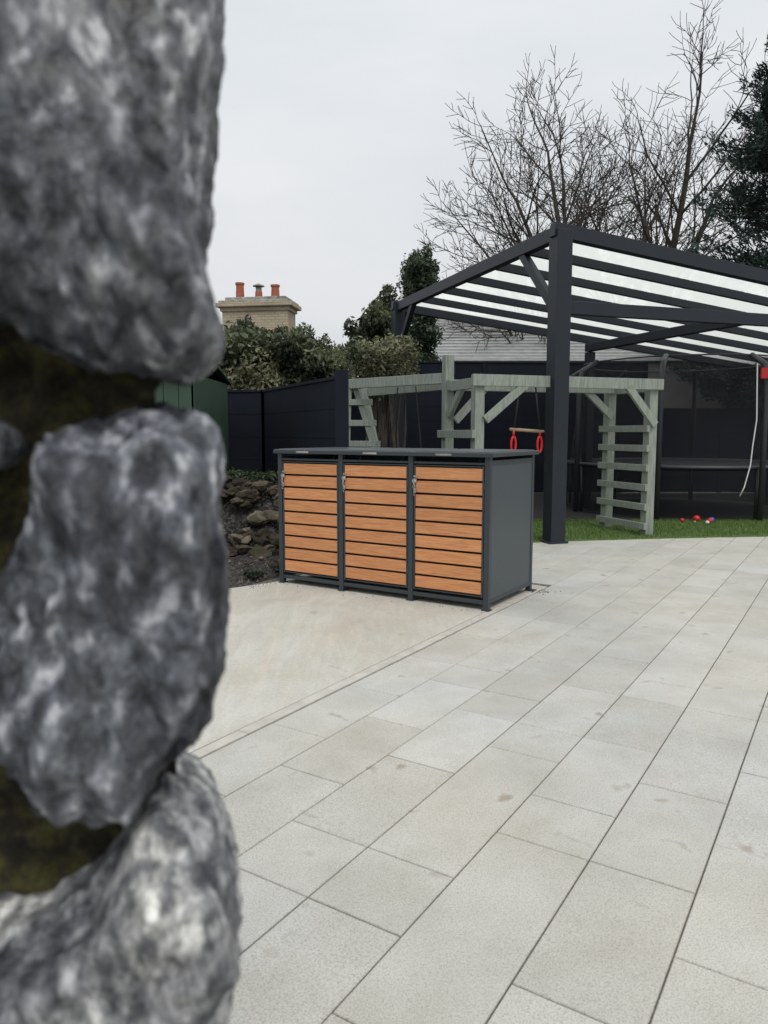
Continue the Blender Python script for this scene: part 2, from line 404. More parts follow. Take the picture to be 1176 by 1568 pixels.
# ---------------------------------------------------------------- pergola
PR=math.atan2(.327,.945); PO=(2.17,9.43,0)
pe=empty('pergola',PO,PR)     # local x = q, local y = p
SL=.105; HT=3.86; WQ=9.0; LP=5.8
def zt(q): return HT-SL*q
pp=MB(); w=.21
pp.box(-w/2,w/2,-w/2,w/2,0,HT+.0)
pp.box(-w/2,w/2,LP-w/2,LP+w/2,0,HT)
pp.box(WQ-w/2,WQ+w/2,-w/2,w/2,0,zt(WQ)); pp.box(WQ-w/2,WQ+w/2,LP-w/2,LP+w/2,0,zt(WQ))
pp.box(2.83,2.97,3.5,3.64,0,2.85)
pp.box(-w/2-.03,w/2+.03,-w/2-.03,w/2+.03,0,.03)
pp.build('posts',[M_perg],parent=pe,bevel=.008)
rb=MB()
for y in (0,LP): rb.beam((-w/2-.02,y,zt(0)+.0),(WQ,y,zt(WQ)),.12,.17)
rb.beam((0,w/2,HT-.02),(0,LP-.06,HT-.02),.12,.17); rb.beam((WQ,0.06,zt(WQ)),(WQ,LP-.06,zt(WQ)),.12,.17)
for y in (.97,1.93,2.9,3.87,4.83): rb.beam((.06,y,zt(0)-.01),(WQ-.06,y,zt(WQ)-.01),.07,.12)
rb.box(w/2,WQ,-.05,.05,2.86,3.02)                    # horizontal tie
rb.box(2.83,2.97,.05,3.64,2.862,3.0)
rb.build('roof_beams',[M_perg],parent=pe,bevel=.005)
br=MB()
br.beam((0,.08,2.92),(0,.95,3.80),.09,.11); br.beam((0,LP-.08,3.0),(0,LP-.85,3.80),.09,.11)
br.build('braces',[M_perg],parent=pe,bevel=.004)
rp=MB()
for a,b in zip((.06,1.0,1.96,2.93,3.9,4.86),(.94,1.9,2.87,3.84,4.8,5.74)):
    i=rp.addv([(.06,a,zt(.06)+.055),(WQ,a,zt(WQ)+.055),(WQ,b,zt(WQ)+.055),(.06,b,zt(.06)+.055)]); rp.face((i,i+1,i+2,i+3))
rp.build('roof_panels',[M_panel],parent=pe)

# ---------------------------------------------------------------- swing set / climbing frame
CF=empty('climbing_frame',(1.147,9.2,0),PR)
cf=MB(); W_=2.56; dp=.9; pw=.125; H=2.1
for x,y,h in ((0,0,H),(0,dp,2.42),(W_,0,H),(W_,dp,2.14)): cf.box(x-pw/2,x+pw/2,y-pw/2,y+pw/2,0,h)
cf.build('posts',[M_pw],parent=CF,bevel=.006)
cb=MB()
cb.box(-.12,W_+.1,-.045-.075,-.045-.022+.0,H-.14,H-.0)
cb.box(-.05,W_+.05,dp-.17,dp-.07,H-.15,H-.01)
for x in (-.0,W_): cb.box(x-.045,x+.045,.07,dp-.175,H-.16,H-.03)
cb.beam((.06,-.09,1.55),(.62,-.09,H-.1),.05,.10); cb.beam((W_-.0,-.095,1.5),(W_-.45,-.095,H-.1),.05,.10)
cb.beam((W_-.05,dp-.12,1.62),(W_-.5,dp-.12,H-.1),.05,.10); cb.beam((.06,dp-.12,1.55),(.5,dp-.12,H-.1),.05,.10)
cb.beam((0,.85,1.62),(0,.4,H-.08),.06,.09)
for k in range(6):
    z=.14+k*.262
    cb.box(W_-.115,W_-.065,-.09,dp+.09,z-.045,z+.045)
for z in (1.38,1.02,.66,.3): cb.box(-.115,-.065,-.09,dp+.09,z-.05,z+.05)
cb.build('beams_and_rungs',[M_pw],parent=CF,bevel=.005)
fl=MB()
def L(x,y,z):
    dx,dy=x-1.147,y-9.2; return (dx*math.cos(PR)+dy*math.sin(PR),-dx*math.sin(PR)+dy*math.cos(PR),z)
fl.beam(L(.80,10.12,2.12),L(-.62,11.4,2.12),.09,.14)
fl.beam(L(1.0,10.3,2.05),L(-.35,11.9,2.02),.08,.12)
fl.beam(L(-.55,11.3,2.1),L(-.62,11.35,0),.11,.11); fl.beam(L(-.32,11.75,2.1),L(.12,11.6,0),.09,.09)
fl.beam(L(-.42,11.3,2.05),L(.1,11.2,.4),.08,.08)
for k in range(6):
    z=.3+k*.31; fl.beam(L(-.6,11.28,z),L(-.2+.0+(2-z)*.19,11.22,z),.05,.09)
fl.build('far_ladder',[M_pw],parent=CF,bevel=.005)
sw=MB()
x0,y0=.66,.0; zb=1.42
for dx in (-.155,.155):
    sw.tube([(x0+dx*.72,-.05,H-.14),(x0+dx*1.2,-.05,zb)],.011,6,0)
    c=Vector((x0+dx*1.2,-.05,zb-.17)); sw.tube([c+Vector((.032*math.cos(a),0,.10*math.sin(a))) for a in [k*math.pi/8 for k in range(17)]],.015,8,1,False)
    sw.tube([(x0+dx*1.2,-.05,zb+.01),(x0+dx*1.2,-.05,zb-.07)],.016,8,1)
sw.tube([(x0-.24,-.05,zb+.02),(x0+.24,-.05,zb-.01)],.020,8,2)
for dx in (1.75,): 
    sw.tube([(dx,.8,H-.14),(dx,.8,1.0)],.006,5,0)
sw.build('trapeze_swing',[M_black,M_red,M_timber],parent=CF,smooth=True)
s2=MB()
for p,q in (((.2,10.9,2.05),(.05,10.8,.9)),((.45,10.7,2.05),(.55,10.55,.9))): s2.tube([L(*p),L(*q)],.009,5,0)
a=L(.05,10.8,.9); b_=L(.55,10.55,.9); s2.beam(a,b_,.16,.03,0)
s2.build('swing_seat',[M_black],parent=CF)

# ---------------------------------------------------------------- trampoline
TR=empty('trampoline',(5.35,13.6,0)); R=1.95
tm=MB(); K=48
ring=lambda r,z:[(r*math.cos(2*math.pi*k/K),r*math.sin(2*math.pi*k/K),z) for k in range(K+1)]
tm.tube(ring(R,.85),.03,8,0,False)
for k in range(8):
    a=2*math.pi*(k+.35)/8; c,s_=math.cos(a),math.sin(a)
    tm.tube([(R*c,R*s_,.85),(R*c,R*s_,0.02)],.025,8,0)
    tm.tube([((R+.1)*c,(R+.1)*s_,.02),((R+.1)*c,(R+.1)*s_,2.2),((R+.05)*c,(R+.05)*s_,2.45),((R-.25)*c,(R-.25)*s_,2.62)],.045,8,0)
tm.tube(ring(R-.25,2.62),.015,6,0,False)
tm.build('frame',[M_pole],parent=TR,smooth=True)
nt_=MB()
for (r0,z0),(r1,z1) in (((R-.05,.88),(R-.25,2.6)),((R+.01,.05),(R+.01,.8))):
    a=nt_.addv(ring(r0,z0)); b=nt_.addv(ring(r1,z1))
    for k in range(K): nt_.face((a+k,a+k+1,b+k+1,b+k),0)
nt_.build('safety_net',[M_net],parent=TR)
mt=MB(); a=mt.addv(ring(R-.02,.86)[:-1]); mt.face([a+k for k in range(K)],0); 
mt.build('jump_mat',[M_black],parent=TR)
rd=MB(); rd.box(.40,.62,-R-.16,-R-.12,2.22,2.38)
rd.build('label_tag',[M_red],parent=TR)
rope=MB(); rope.tube([(.33,-R-.15,2.45),(.36,-R-.16,1.6),(.32,-R-.16,1.2),(.30,-R-.16,.9),(.22,-R-.16,.55),(.16,-R-.16,.42)],.009,6)
rope.build('tie_rope',[M_white],parent=TR,smooth=True)
import bmesh
def ball(name,loc,r,m):
    bm=bmesh.new(); bmesh.ops.create_uvsphere(bm,u_segments=20,v_segments=12,radius=r); me=D.meshes.new(name); bm.to_mesh(me); bm.free()
    me.materials.append(m); me.polygons.foreach_set('use_smooth',[True]*len(me.polygons)); o=link(D.objects.new(name,me)); o.location=(*loc,r+.012)
    mb=MB(); mb.tube([(r*1.002*math.cos(a),r*1.002*math.sin(a),0) for a in [k*math.pi/12 for k in range(25)]],r*.04,5,0,False)
    s=mb.build('seam',[M_black],parent=o); s.rotation_euler=(.4,.3,0)
for (x,y,r,m) in ((4.62,11.45,.035,M_red),(4.86,11.5,.055,M_red),(4.98,11.3,.045,M_red),(4.90,11.2,.03,M_white),(5.06,11.42,.045,M_blue),(4.75,11.3,.025,M_timber)):
    ball('toy_ball',(x,y),r,m)

# ---------------------------------------------------------------- fences
def fence(name,pts,h,board=.3,post=1.8,capt=True):
    fe=MB()
    for (x0,y0),(x1,y1) in zip(pts,pts[1:]):
        a=Vector((x0,y0,0)); b=Vector((x1,y1,0)); Ln=(b-a).length; d=(b-a)/Ln
        nz=int(h/board); ph=(h-.05)/nz
        for k in range(nz):
            z=.03+k*ph
            fe.beam(a+Vector((0,0,z+ph/2)),b+Vector((0,0,z+ph/2)),.025,ph-.003)
        nr=Vector((-d.y,d.x,0)); nr=nr if nr.y>0 else -nr
        fe.beam(a+nr*.02+Vector((0,0,h/2)),b+nr*.02+Vector((0,0,h/2)),.008,h-.04)
        n=max(1,round(Ln/post))
        for k in range(n+1):
            p=a+d*(Ln*k/n); fe.box(p.x-.04,p.x+.04,p.y-.03,p.y+.03,0,h+.01)
        if capt: fe.beam(a+Vector((0,0,h-.01)),b+Vector((0,0,h-.01)),.06,.035)
    return fe.build(name,[M_fence],bevel=.003)
fence('garden_fence',[(-6,11.0),(-1.72,10.8),(-.45,8.05)],2.0,post=3)
o=MB(); o.box(-.52,-.38,7.96,8.10,0,2.06); o.build('fence_post',[M_fence],bevel=.006)
fence('back_fence',[(-1.7,17.0),(.35,17.0)],2.3)
fence('tall_back_fence',[(.4,17.0),(6.0,17.3)],2.98)
fence('back_fence',[(6.1,17.3),(13,17.6)],1.95)

# green shed on the left
gs=empty('green_shed',(-3.3,9.3,0)); gm=MB()
for k in range(14):
    x=-1.2+k*.17; gm.box(x,x+.163,-.9,-.87,0,2.05)
gm.box(1.15,1.18,-.9,.9,0,2.05); gm.box(-1.2,-1.17,-.9,.9,0,2.05); gm.box(-1.17,1.15,.87,.9,0,2.05)
gm.build('cladding',[M_green],parent=gs)
gr=MB(); gr.beam((-1.3,-.5,2.16),(1.22,-.5,2.16),1.05,.03,up=(0,-.2,1)); gr.beam((-1.3,.5,2.16),(1.22,.5,2.16),1.05,.03,up=(0,.2,1))
gr.build('shed_roof',[M_green],parent=gs)

# ---------------------------------------------------------------- house with chimney
hs=empty('neighbour_house',(-4.1,25,0),math.radians(-9))
hb=MB(); hb.box(-14,1.15,-3.6,4,0,2.7,0)
i=hb.addv([(1.15,-3.6,2.7),(1.15,4,2.7),(1.15,.2,4.85)]); hb.face((i,i+1,i+2))
for x in (-3.5,-8,-12): hb.box(x,x+1.4,-3.63,-3.6,1,2.2,1)
hb.build('walls',[M_wall,M_glass],parent=hs)
hr=MB()
for a,b in (((-3.9),.2),((4.3),.2)):
    i=hr.addv([(-14.3,a,2.62),(1.0,a,2.62),(1.0,b,5.0),(-14.3,b,5.0),(-14.3,a,2.5),(1.0,a,2.5),(1.0,b,4.88),(-14.3,b,4.88)])
    for q in ((0,1,2,3),(7,6,5,4),(0,4,5,1),(1,5,6,2),(3,2,6,7)): hr.face([i+k for k in q])
hr.build('house_roof',[M_slate],parent=hs)
ch=MB(); ch.box(-1.1,1.1,-.45,.45,3.0,5.30); ch.build('chimney_stack',[M_brick],parent=hs)
cc=MB(); cc.box(-1.16,1.16,-.51,.51,5.30,5.42,1); cc.box(-1.27,1.27,-.62,.62,5.423,5.56,1); cc.box(-1.20,1.20,-.55,.55,5.563,5.64,0); cc.box(-1.02,1.02,-.40,.40,5.642,5.76,0)
o=cc.build('chimney_cap',[M_cap,M_brick],parent=hs,bevel=.02)
po=MB()
for x,h in ((-.64,.46),(.56,.36)):
    po.tube([(x,0,5.7),(x,0,5.78),(x,0,5.8),(x,0,5.74+h),(x,0,5.76+h),(x,0,5.82+h)],[.17,.17,.14,.125,.15,.15],14,0)
po.tube([(0,0,5.7),(0,0,5.98)],[.13,.115],12,0)
po.tube([(0,0,5.98),(0,0,6.12)],.10,12,1); po.tube([(0,0,6.15),(0,0,6.18)],[.20,.18],12,1); po.tube([(0,0,6.18),(0,0,6.24)],[.17,.03],12,1)
po.build('chimney_pots',[M_terr,M_cap],parent=hs,smooth=False)

# neighbour bungalow with pale tiled roof behind the pergola
nb_=empty('neighbour_bungalow',(0,0,0)); q=MB()
q.box(.7,12.0,20.3,26,0,3.3); q.build('walls',[M_gwall],parent=nb_)
q=MB(); rows=15
for k in range(rows):
    a0=k/rows; a1=(k+1)/rows+.012
    y0,z0=20+3*a0,3.28+1.62*a0; y1,z1=20+3*a1,3.28+1.62*a1
    xl0=.52+.45*a0; xl1=.52+.45*a1
    i=q.addv([(xl0,y0,z0+.035),(12.3,y0,z0+.035),(12.3,y1,z1),(xl1,y1,z1),(xl0,y0,z0),(12.3,y0,z0)])
    q.face((i,i+1,i+2,i+3)); q.face((i,i+4,i+5,i+1))
i=q.addv([(.97,23,4.92),(12.3,23,4.92),(12.3,26.3,3.28),(.52,26.3,3.28),(.52,20,3.28)]); q.face((i,i+1,i+2,i+3)); q.face((i,i+3,i+4))
q.build('tiled_roof',[M_lroof],parent=nb_)

# ---------------------------------------------------------------- foliage
def leaves(blobs,n,size,shell=.55,flat=1.0,seed=1):
    r=np.random.default_rng(seed); B=np.array(blobs,float)
    vol=(B[:,3]*B[:,4]*B[:,5])**.7; idx=r.choice(len(B),n,p=vol/vol.sum())
    d=r.normal(size=(n,3)); d/=np.linalg.norm(d,axis=1)[:,None]
    rad=(shell+(1-shell)*r.random(n))*(1+.22*np.sin(d[:,0]*7+idx)*np.cos(d[:,2]*6+d[:,1]*5+idx*1.7))
    rad*=np.where(r.random(n)<.06,r.uniform(1.0,1.25,n),1)
    c=B[idx,:3]+d*rad[:,None]*B[idx,3:6]
    nrm=r.normal(size=(n,3))+d*.8; nrm/=np.linalg.norm(nrm,axis=1)[:,None]
    a=np.cross(nrm,r.normal(size=(n,3))); a/=np.linalg.norm(a,axis=1)[:,None]; b=np.cross(nrm,a)
    s=(size*r.uniform(.5,1.25,n))[:,None]
    V=np.stack([c-a*s,c-b*s*.42*flat,c+a*s,c+b*s*.42*flat],1)
    bt=r.normal(0,.12,len(B))[idx]
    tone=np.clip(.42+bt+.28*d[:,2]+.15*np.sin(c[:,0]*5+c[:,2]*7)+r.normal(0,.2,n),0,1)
    return V.reshape(-1,3),np.arange(n*4).reshape(-1,4),np.repeat(tone,4)
def shrub(name,blobs,n,size,m,stems,seed,loc_y=0):
    mb=MB()
    for (x,y,z) in stems:
        top=min(blobs,key=lambda b:(b[0]-x)**2+(b[1]-y)**2)
        for k in range(6):
            e=Vector((top[0]+random.uniform(-.8,.8)*top[3],top[1]+random.uniform(-.5,.5)*top[4],top[2]+random.uniform(.2,1.35)*top[5]))
            mid=(Vector((x,y,z))+e)/2+Vector((random.uniform(-.15,.15),0,.1)); mb.tube([(x,y,z),mid,e],[.04,.02,.006],5)
    o=mb.build(name,[M_bark])
    V,F,T=leaves(blobs,n,size,seed=seed); npmesh('foliage',V,F,[m],T,parent=o); return o
def rb_(x0,x1,y,top,n,r,seed):
    rr=random.Random(seed); out=[]
    for k in range(n):
        x=x0+(x1-x0)*(k+.5)/n+rr.uniform(-.15,.15); tz=top(x)+rr.uniform(-.28,.16)
        rz=rr.uniform(.5,.8)*r*1.3; out.append((x,y+rr.uniform(-.4,.4),tz-rz,rr.uniform(.6,1.0)*r,.5,rz)); out.append((x+rr.uniform(-.2,.2),y,tz-rz*2.1,r,.5,rz*1.1))
        out.append((x+rr.uniform(-.3,.3),y+rr.uniform(-.2,.2),tz-rr.uniform(0,.15),.16,.16,.2))
    return out
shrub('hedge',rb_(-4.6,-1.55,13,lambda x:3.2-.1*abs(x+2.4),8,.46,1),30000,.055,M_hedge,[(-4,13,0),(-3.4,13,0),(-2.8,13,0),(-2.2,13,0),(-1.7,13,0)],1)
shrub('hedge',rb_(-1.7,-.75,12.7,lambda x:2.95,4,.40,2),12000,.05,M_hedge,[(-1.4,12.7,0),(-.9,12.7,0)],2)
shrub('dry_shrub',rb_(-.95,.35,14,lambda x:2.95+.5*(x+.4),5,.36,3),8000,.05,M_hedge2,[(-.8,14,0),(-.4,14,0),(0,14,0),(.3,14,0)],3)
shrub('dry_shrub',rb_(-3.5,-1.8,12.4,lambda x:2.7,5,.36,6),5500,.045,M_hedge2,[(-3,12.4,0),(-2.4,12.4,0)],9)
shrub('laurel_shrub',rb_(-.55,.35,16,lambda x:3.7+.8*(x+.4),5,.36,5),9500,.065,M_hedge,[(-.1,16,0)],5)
# ivy-clad evergreen, irregular column
bl=[]
rr=random.Random(4)
for k in range(44):
    f=rr.random(); z=1.4+4.1*f; w_=.62*(1-f**3)+.10
    bl.append((.90+rr.uniform(-.85,.6)*w_-.12*(1-f)*2,18+rr.uniform(-.4,.4),z,rr.uniform(.22,.36),.35,rr.uniform(.22,.38)))
for k in range(11): bl.append((.88+rr.uniform(-.08,.08),18,1.6+k*.37,.46-.012*k,.42,.34))
bl.append((1.02,18,5.55,.14,.14,.28)); bl.append((.74,18,5.45,.12,.14,.22)); bl.append((1.18,18,5.2,.14,.14,.25))
tv=MB(); tv.tube([(.8,18,0),(.82,18,3),(.86,18,5.4)],[.12,.07,.02],8); o=tv.build('evergreen_tree',[M_bark])
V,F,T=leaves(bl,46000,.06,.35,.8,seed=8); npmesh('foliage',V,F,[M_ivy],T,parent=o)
shrub('distant_hedge',[(x,32+rr.uniform(-2,2),1.8+rr.uniform(-.5,.4),1.8,1,1.7+rr.uniform(0,.5)) for x in [k*1.5-16 for k in range(30)]],26000,.16,M_hedge,[(0,32,0),(8,32,0)],12)

# bare trees
def bare_tree(name,loc,stems,seed,maxlev=4,H=1.0):
    rr=random.Random(seed); mb=MB()
    def grow(p,d,L_,r,lev):
        n={1:8,2:6,3:5}.get(lev,3); pts=[p.copy()]; rads=[r]; dd=d.copy(); q=p.copy(); kids=[]
        tip=max(r*.35,.0075)
        for k in range(n):
            j=.045+.035*lev
            dd=(dd+Vector((rr.gauss(0,j),rr.gauss(0,j),rr.gauss(0,j*.6)+.045))).normalized()
            q=q+dd*(L_/n); pts.append(q.copy()); rads.append(r+(tip-r)*(k+1)/n)
            kids.append((q.copy(),dd.copy(),rads[-1],(k+1)/n))
        mb.tube(pts,rads,7 if lev<2 else (5 if lev<3 else 3),0,False)
        if lev>=maxlev: return
        cnt={1:9,2:6,3:5}.get(lev,3)
        for c in range(cnt):
            f=.20+.76*(c+rr.random()*.8)/cnt
            t_=kids[min(n-1,max(0,int(n*f)))]
            ax=t_[1].orthogonal(); ax.rotate(Matrix.Rotation(rr.uniform(0,6.28),3,t_[1]))
            ang=rr.uniform(.45,.85); nd=(t_[1]*math.cos(ang)+ax*math.sin(ang)); nd.y*=.7; nd.normalize()
            grow(t_[0],nd,L_*rr.uniform(.40,.62)*(1.15-.45*t_[3]),max(.010,t_[2]*rr.uniform(.45,.65)),lev+1)
        e=kids[-1]; grow(e[0],(e[1]+Vector((rr.gauss(0,.15),rr.gauss(0,.15),.05))).normalized(),L_*.38,max(.008,e[2]*.9),lev+1)
    z0=2.4*H
    mb.tube([(0,0,-.1),(.03,.02,z0*.5),(0,0,z0+.2)],[.26*H,.2*H,.17*H],10)
    for (dx,dy,dz,L_,r) in stems: grow(Vector((0,0,z0)),Vector((dx,dy,dz)).normalized(),L_,r,1)
    return mb.build(name,[M_bark],loc)
bare_tree('bare_tree',(5.7,22,0),[(-.02,0,1,6.5,.15),(-.24,.1,1,6.4,.13),(-.45,-.1,1,5.9,.12),(-.72,.1,.9,5.2,.10),(-.98,-.1,.62,3.9,.08),(.2,.1,1,5.6,.11)],11)
bare_tree('bare_tree',(7.8,23,0),[(.0,0,1,7.1,.17),(.13,.1,1,6.6,.13),(-.17,.1,1,6.5,.12),(.33,.1,1,5.8,.11),(-.42,-.1,.9,4.2,.08),(.8,-.1,.6,3.6,.07)],23)

# big conifer on the right
def conifer(name,loc,H,R0,seed):
    rr=random.Random(seed); mb=MB(); mb.tube([(0,0,0),(0.05,0,H*.5),(0,0,H)],[.22,.12,.02],8)
    C=[];Dr=[]
    z=1.6
    while z<H-.1:
        f=1-(z/H); 
        for k in range(6 if z<H*.85 else 4):
            a=rr.uniform(0,6.28); L_=R0*min(1,(f*2.2)**.75)*rr.uniform(.5,1.2)+.15
            d=Vector((math.cos(a),math.sin(a),rr.uniform(.05,.35))); p=Vector((0,0,z)); pts=[p.copy()]
            for s in range(6):
                d.z+=.10 if s>1 else -.05; dn=d.normalized(); p=p+dn*(L_/6); pts.append(p.copy())
                if s>=1:
                    for b in range(int(8*(1.15-s/8))):
                        sd=Vector((-dn.y,dn.x,0))*rr.choice((-1,1)); e=p+sd*rr.uniform(.04,.38)*(1-s/9)+Vector((0,0,rr.uniform(-.10,.16)))+dn*rr.uniform(-.1,.15)
                        C.append(e); Dr.append((dn+sd*.7+Vector((0,0,.35))).normalized())
            mb.tube(pts,[.035,.03,.025,.02,.014,.01,.005],4)
        z+=.26
    o=mb.build(name,[M_bark],loc)
    C=np.array(C);Dr=np.array(Dr);n=len(C);per=9;r=np.random.default_rng(seed)
    c=np.repeat(C,per,0)+r.normal(0,.055,(n*per,3)); d=np.repeat(Dr,per,0)+r.normal(0,.4,(n*per,3)); d/=np.linalg.norm(d,axis=1)[:,None]
    s=np.cross(d,r.normal(size=d.shape)); s/=np.linalg.norm(s,axis=1)[:,None]
    L_=r.uniform(.07,.17,(n*per,1)); 
    V=np.stack([c-d*L_*.3,c+s*.020+d*L_*.2,c+d*L_,c-s*.020+d*L_*.2],1)
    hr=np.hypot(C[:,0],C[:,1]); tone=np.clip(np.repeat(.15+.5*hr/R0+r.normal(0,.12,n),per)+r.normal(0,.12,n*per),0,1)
    npmesh('needles',V.reshape(-1,3),np.arange(n*per*4).reshape(-1,4),[M_con],np.repeat(tone,4),parent=o)
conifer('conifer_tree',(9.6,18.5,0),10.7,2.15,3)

# ---------------------------------------------------------------- rockery
rk=MB(); rr=random.Random(9)
def rock(mb,c,r,seed,sub=3,amp=.45,mi=0):
    bm=bmesh.new(); bmesh.ops.create_icosphere(bm,subdivisions=sub,radius=1)
    sx,sy,sz=r; rot=Matrix.Rotation(rr.uniform(0,6.28),3,'Z')@Matrix.Rotation(rr.uniform(-.6,.6),3,'X')@Matrix.Rotation(rr.uniform(-.5,.5),3,'Y')
    pl=[(Vector((rr.gauss(0,1),rr.gauss(0,1),rr.gauss(0,1))).normalized(),rr.uniform(.5,.8)) for _ in range(9)]
    ps=[]
    for v in bm.verts:
        p=v.co.copy()
        for n_,h_ in pl:
            dd=p.dot(n_)
            if dd>h_: p-=n_*(dd-h_)*.95
        k=1+amp*.5*noise.noise(p*1.3+Vector((seed*3.1,seed,0)))+amp*.3*noise.noise(p*3.5+Vector((seed,0,seed)))
        p=p*k
        ps.append(rot@Vector((p.x*sx,p.y*sy,p.z*sz))+Vector(c))
    i=mb.addv(ps,rr.random()**1.4)
    for f in bm.faces: mb.face([i+v.index for v in f.verts],mi)
    bm.free()
nx,ny=50,30; b0=len(rk.v)
for a in range(ny+1):
    for b in range(nx+1):
        x=-3.6+2.75*b/nx; y=8.35+1.7*a/ny; f=min(1,max(0,(y-8.45)/.75)); e=min(1,max(0,(-.85-x)/.25))
        rk.addv([(x,y,-.02+.74*(f*f*(3-2*f))*e+.09*noise.noise(Vector((x*4,y*4,1)))*f+.03*noise.noise(Vector((x*14,y*14,1)))*f)])
for a in range(ny):
    for b in range(nx): i=b0+a*(nx+1)+b; rk.face((i,i+1,i+nx+2,i+nx+1),1)
k=0
for j in range(150):
    x=rr.uniform(-3.2,-1.0); f=rr.random(); k+=1; s=rr.choice([.04,.06,.08,.10,.13])*rr.uniform(.8,1.2)
    ff=f*f*(3-2*f)
    rock(rk,(x,8.42+.68*f+rr.uniform(-.05,.03),.0+.76*ff*min(1,(-.83-x)/.22)+rr.uniform(-.03,.05)),(s*rr.uniform(.9,1.5),s,s*rr.uniform(.5,.85)),k)
for j in range(70): k+=1; s=rr.uniform(.015,.06); rock(rk,(rr.uniform(-3,-.9),rr.uniform(7.7,8.6),.01),(s,s*.8,s*.5),k,2)
o=rk.build('rockery',[M_rock,M_soil],smooth=False)
V,F,T=leaves([(-1.3,9.3,.84,.3,.25,.10),(-1.75,9.25,.84,.35,.22,.10),(-2.3,9.3,.88,.4,.3,.14),(-1.45,9.0,.62,.12,.06,.2),(-2.0,8.95,.6,.1,.06,.2),(-1.15,8.9,.5,.1,.06,.25),(-1.6,8.8,.3,.15,.05,.08)],3400,.03,seed=3); npmesh('trailing_plants',V,F,[M_ivy],T,parent=o)
gv=MB(); rr=random.Random(21)
for j in range(900):
    x=rr.uniform(-3,-.7); y=rr.uniform(6.4,8.9); s=rr.uniform(.008,.03)
    if (x*SN+y*CS)<5.3 and (x*CS-y*SN)>-4.85: continue
    i=gv.addv([(x+s*rr.uniform(.6,1)*math.cos(a),y+s*rr.uniform(.6,1)*math.sin(a),-.03) for a in (0,1.3,2.5,3.8,5)]+[(x,y,-.02+s*.8)],rr.random())
    for q_ in range(5): gv.face((i+q_,i+(q_+1)%5,i+5))
for j in range(130):   # grit swept against the box feet and pad edge
    if j<30: gxy=G(-2.30+rr.gauss(0,.05),6.22+rr.gauss(0,.07))
    elif j<90: gxy=G(-4.55+rr.gauss(0,.05),rr.uniform(4.9,5.3))
    else: gxy=G(rr.uniform(-4.5,-2.4),5.22+rr.gauss(0,.04))
    s=rr.uniform(.003,.008); x,y=gxy[:2]
    i=gv.addv([(x+s*math.cos(a),y+s*math.sin(a),.003) for a in (0,1.3,2.5,3.8,5)]+[(x,y,.005+s*.8)],rr.random())
    for q_ in range(5): gv.face((i+q_,i+(q_+1)%5,i+5))
gv.build('loose_gravel',[M_rock])
V,F,T=leaves([(-1.28,7.15,.03,.12,.05,.05),(-1.7,6.9,.03,.15,.06,.05),(-1.05,7.4,.02,.1,.05,.04)],500,.025,seed=13); npmesh('weeds',V,F,[M_ivy],T)

# ---------------------------------------------------------------- near stone wall
sw_=MB()
def catmull(P,n):
    m=len(P); out=[]
    for k in range(n):
        t_=k*m/n; i=int(t_); u=t_-i; a,b,c,d=[Vector(P[(i+j)%m]) for j in (-1,0,1,2)]
        out.append(.5*((2*b)+(-a+c)*u+(2*a-5*b+4*c-d)*u*u+(-a+3*b-3*c+d)*u**3))
    return out
def facet(q,sc,k):
    dd,pp_=noise.voronoi(q*sc); c=pp_[0]; rv=Vector((math.sin(c.x*12.9+c.z*4.1),math.sin(c.y*7.3+c.x*9.7),math.sin(c.z*11.1+c.y*3.3)))
    w_=min(1,(dd[1]-dd[0])*3.2)
    return ((q*sc-c).dot(rv)*.9+.35*math.sin(c.x*31+c.z*17)-.35*(1-w_))*k*w_-.25*k*(1-w_)
def pillow(P,y0,dep,n=150,m=18,amp=.006,seed=0,mi=0,sx=-.22,tone=.1):
    o=catmull(P,n); cx=sum(p[0] for p in P)/len(P); cz=sum(p[1] for p in P)/len(P); rows=[]
    for j in range(-m,m+1):
        ph=j/m*math.pi/2*.985; s=math.cos(ph)**.32; yy=dep*math.sin(ph)
        ring_=[]
        for p in o:
            q=Vector((cx+(p.x-cx)*s,y0+yy,cz+(p.y-cz)*s)); dr=Vector(((p.x-cx)*s,yy*1.4,(p.y-cz)*s)); 
            if dr.length>0: dr.normalize()
            w_=q+Vector((seed*1.7,0,seed)); ws=Vector((w_.x*1.1+w_.z*.35,w_.y,w_.z*.7-w_.x*.3))
            wq=ws+Vector((noise.noise(w_*22),noise.noise(w_*22+Vector((5,0,0))),noise.noise(w_*22+Vector((0,5,0)))))*.012
            front=min(1,max(0,-math.sin(ph)*1.3+.15))
            h=amp*(1.0*noise.noise(w_*11)+.7*noise.noise(w_*26)+.4*noise.noise(w_*110)) + amp*front*(2.4*noise.noise(ws*9)+2.3*facet(wq,11,1)+1.1*facet(wq,25,1)+.5*noise.noise(w_*60))
            q+=dr*h; q.x+=sx*yy
            ring_.append(q)
        rows.append(sw_.addv(ring_,tone))
    for a,b in zip(rows,rows[1:]):
        for k in range(n): k2=(k+1)%n; sw_.face((a+k,b+k,b+k2,a+k2),mi)
    sw_.face([rows[0]+k for k in range(n)],mi); sw_.face([rows[-1]+k for k in range(n)][::-1],mi)
Y0=.62
s1=[(-.118,1.84),(-.124,1.735),(-.132,1.663),(-.141,1.588),(-.143,1.537),(-.135,1.496),(-.131,1.468),(-.150,1.444),(-.19,1.442),(-.235,1.452),(-.30,1.478),(-.42,1.49),(-.46,1.6),(-.46,1.8),(-.36,1.90),(-.2,1.90)]
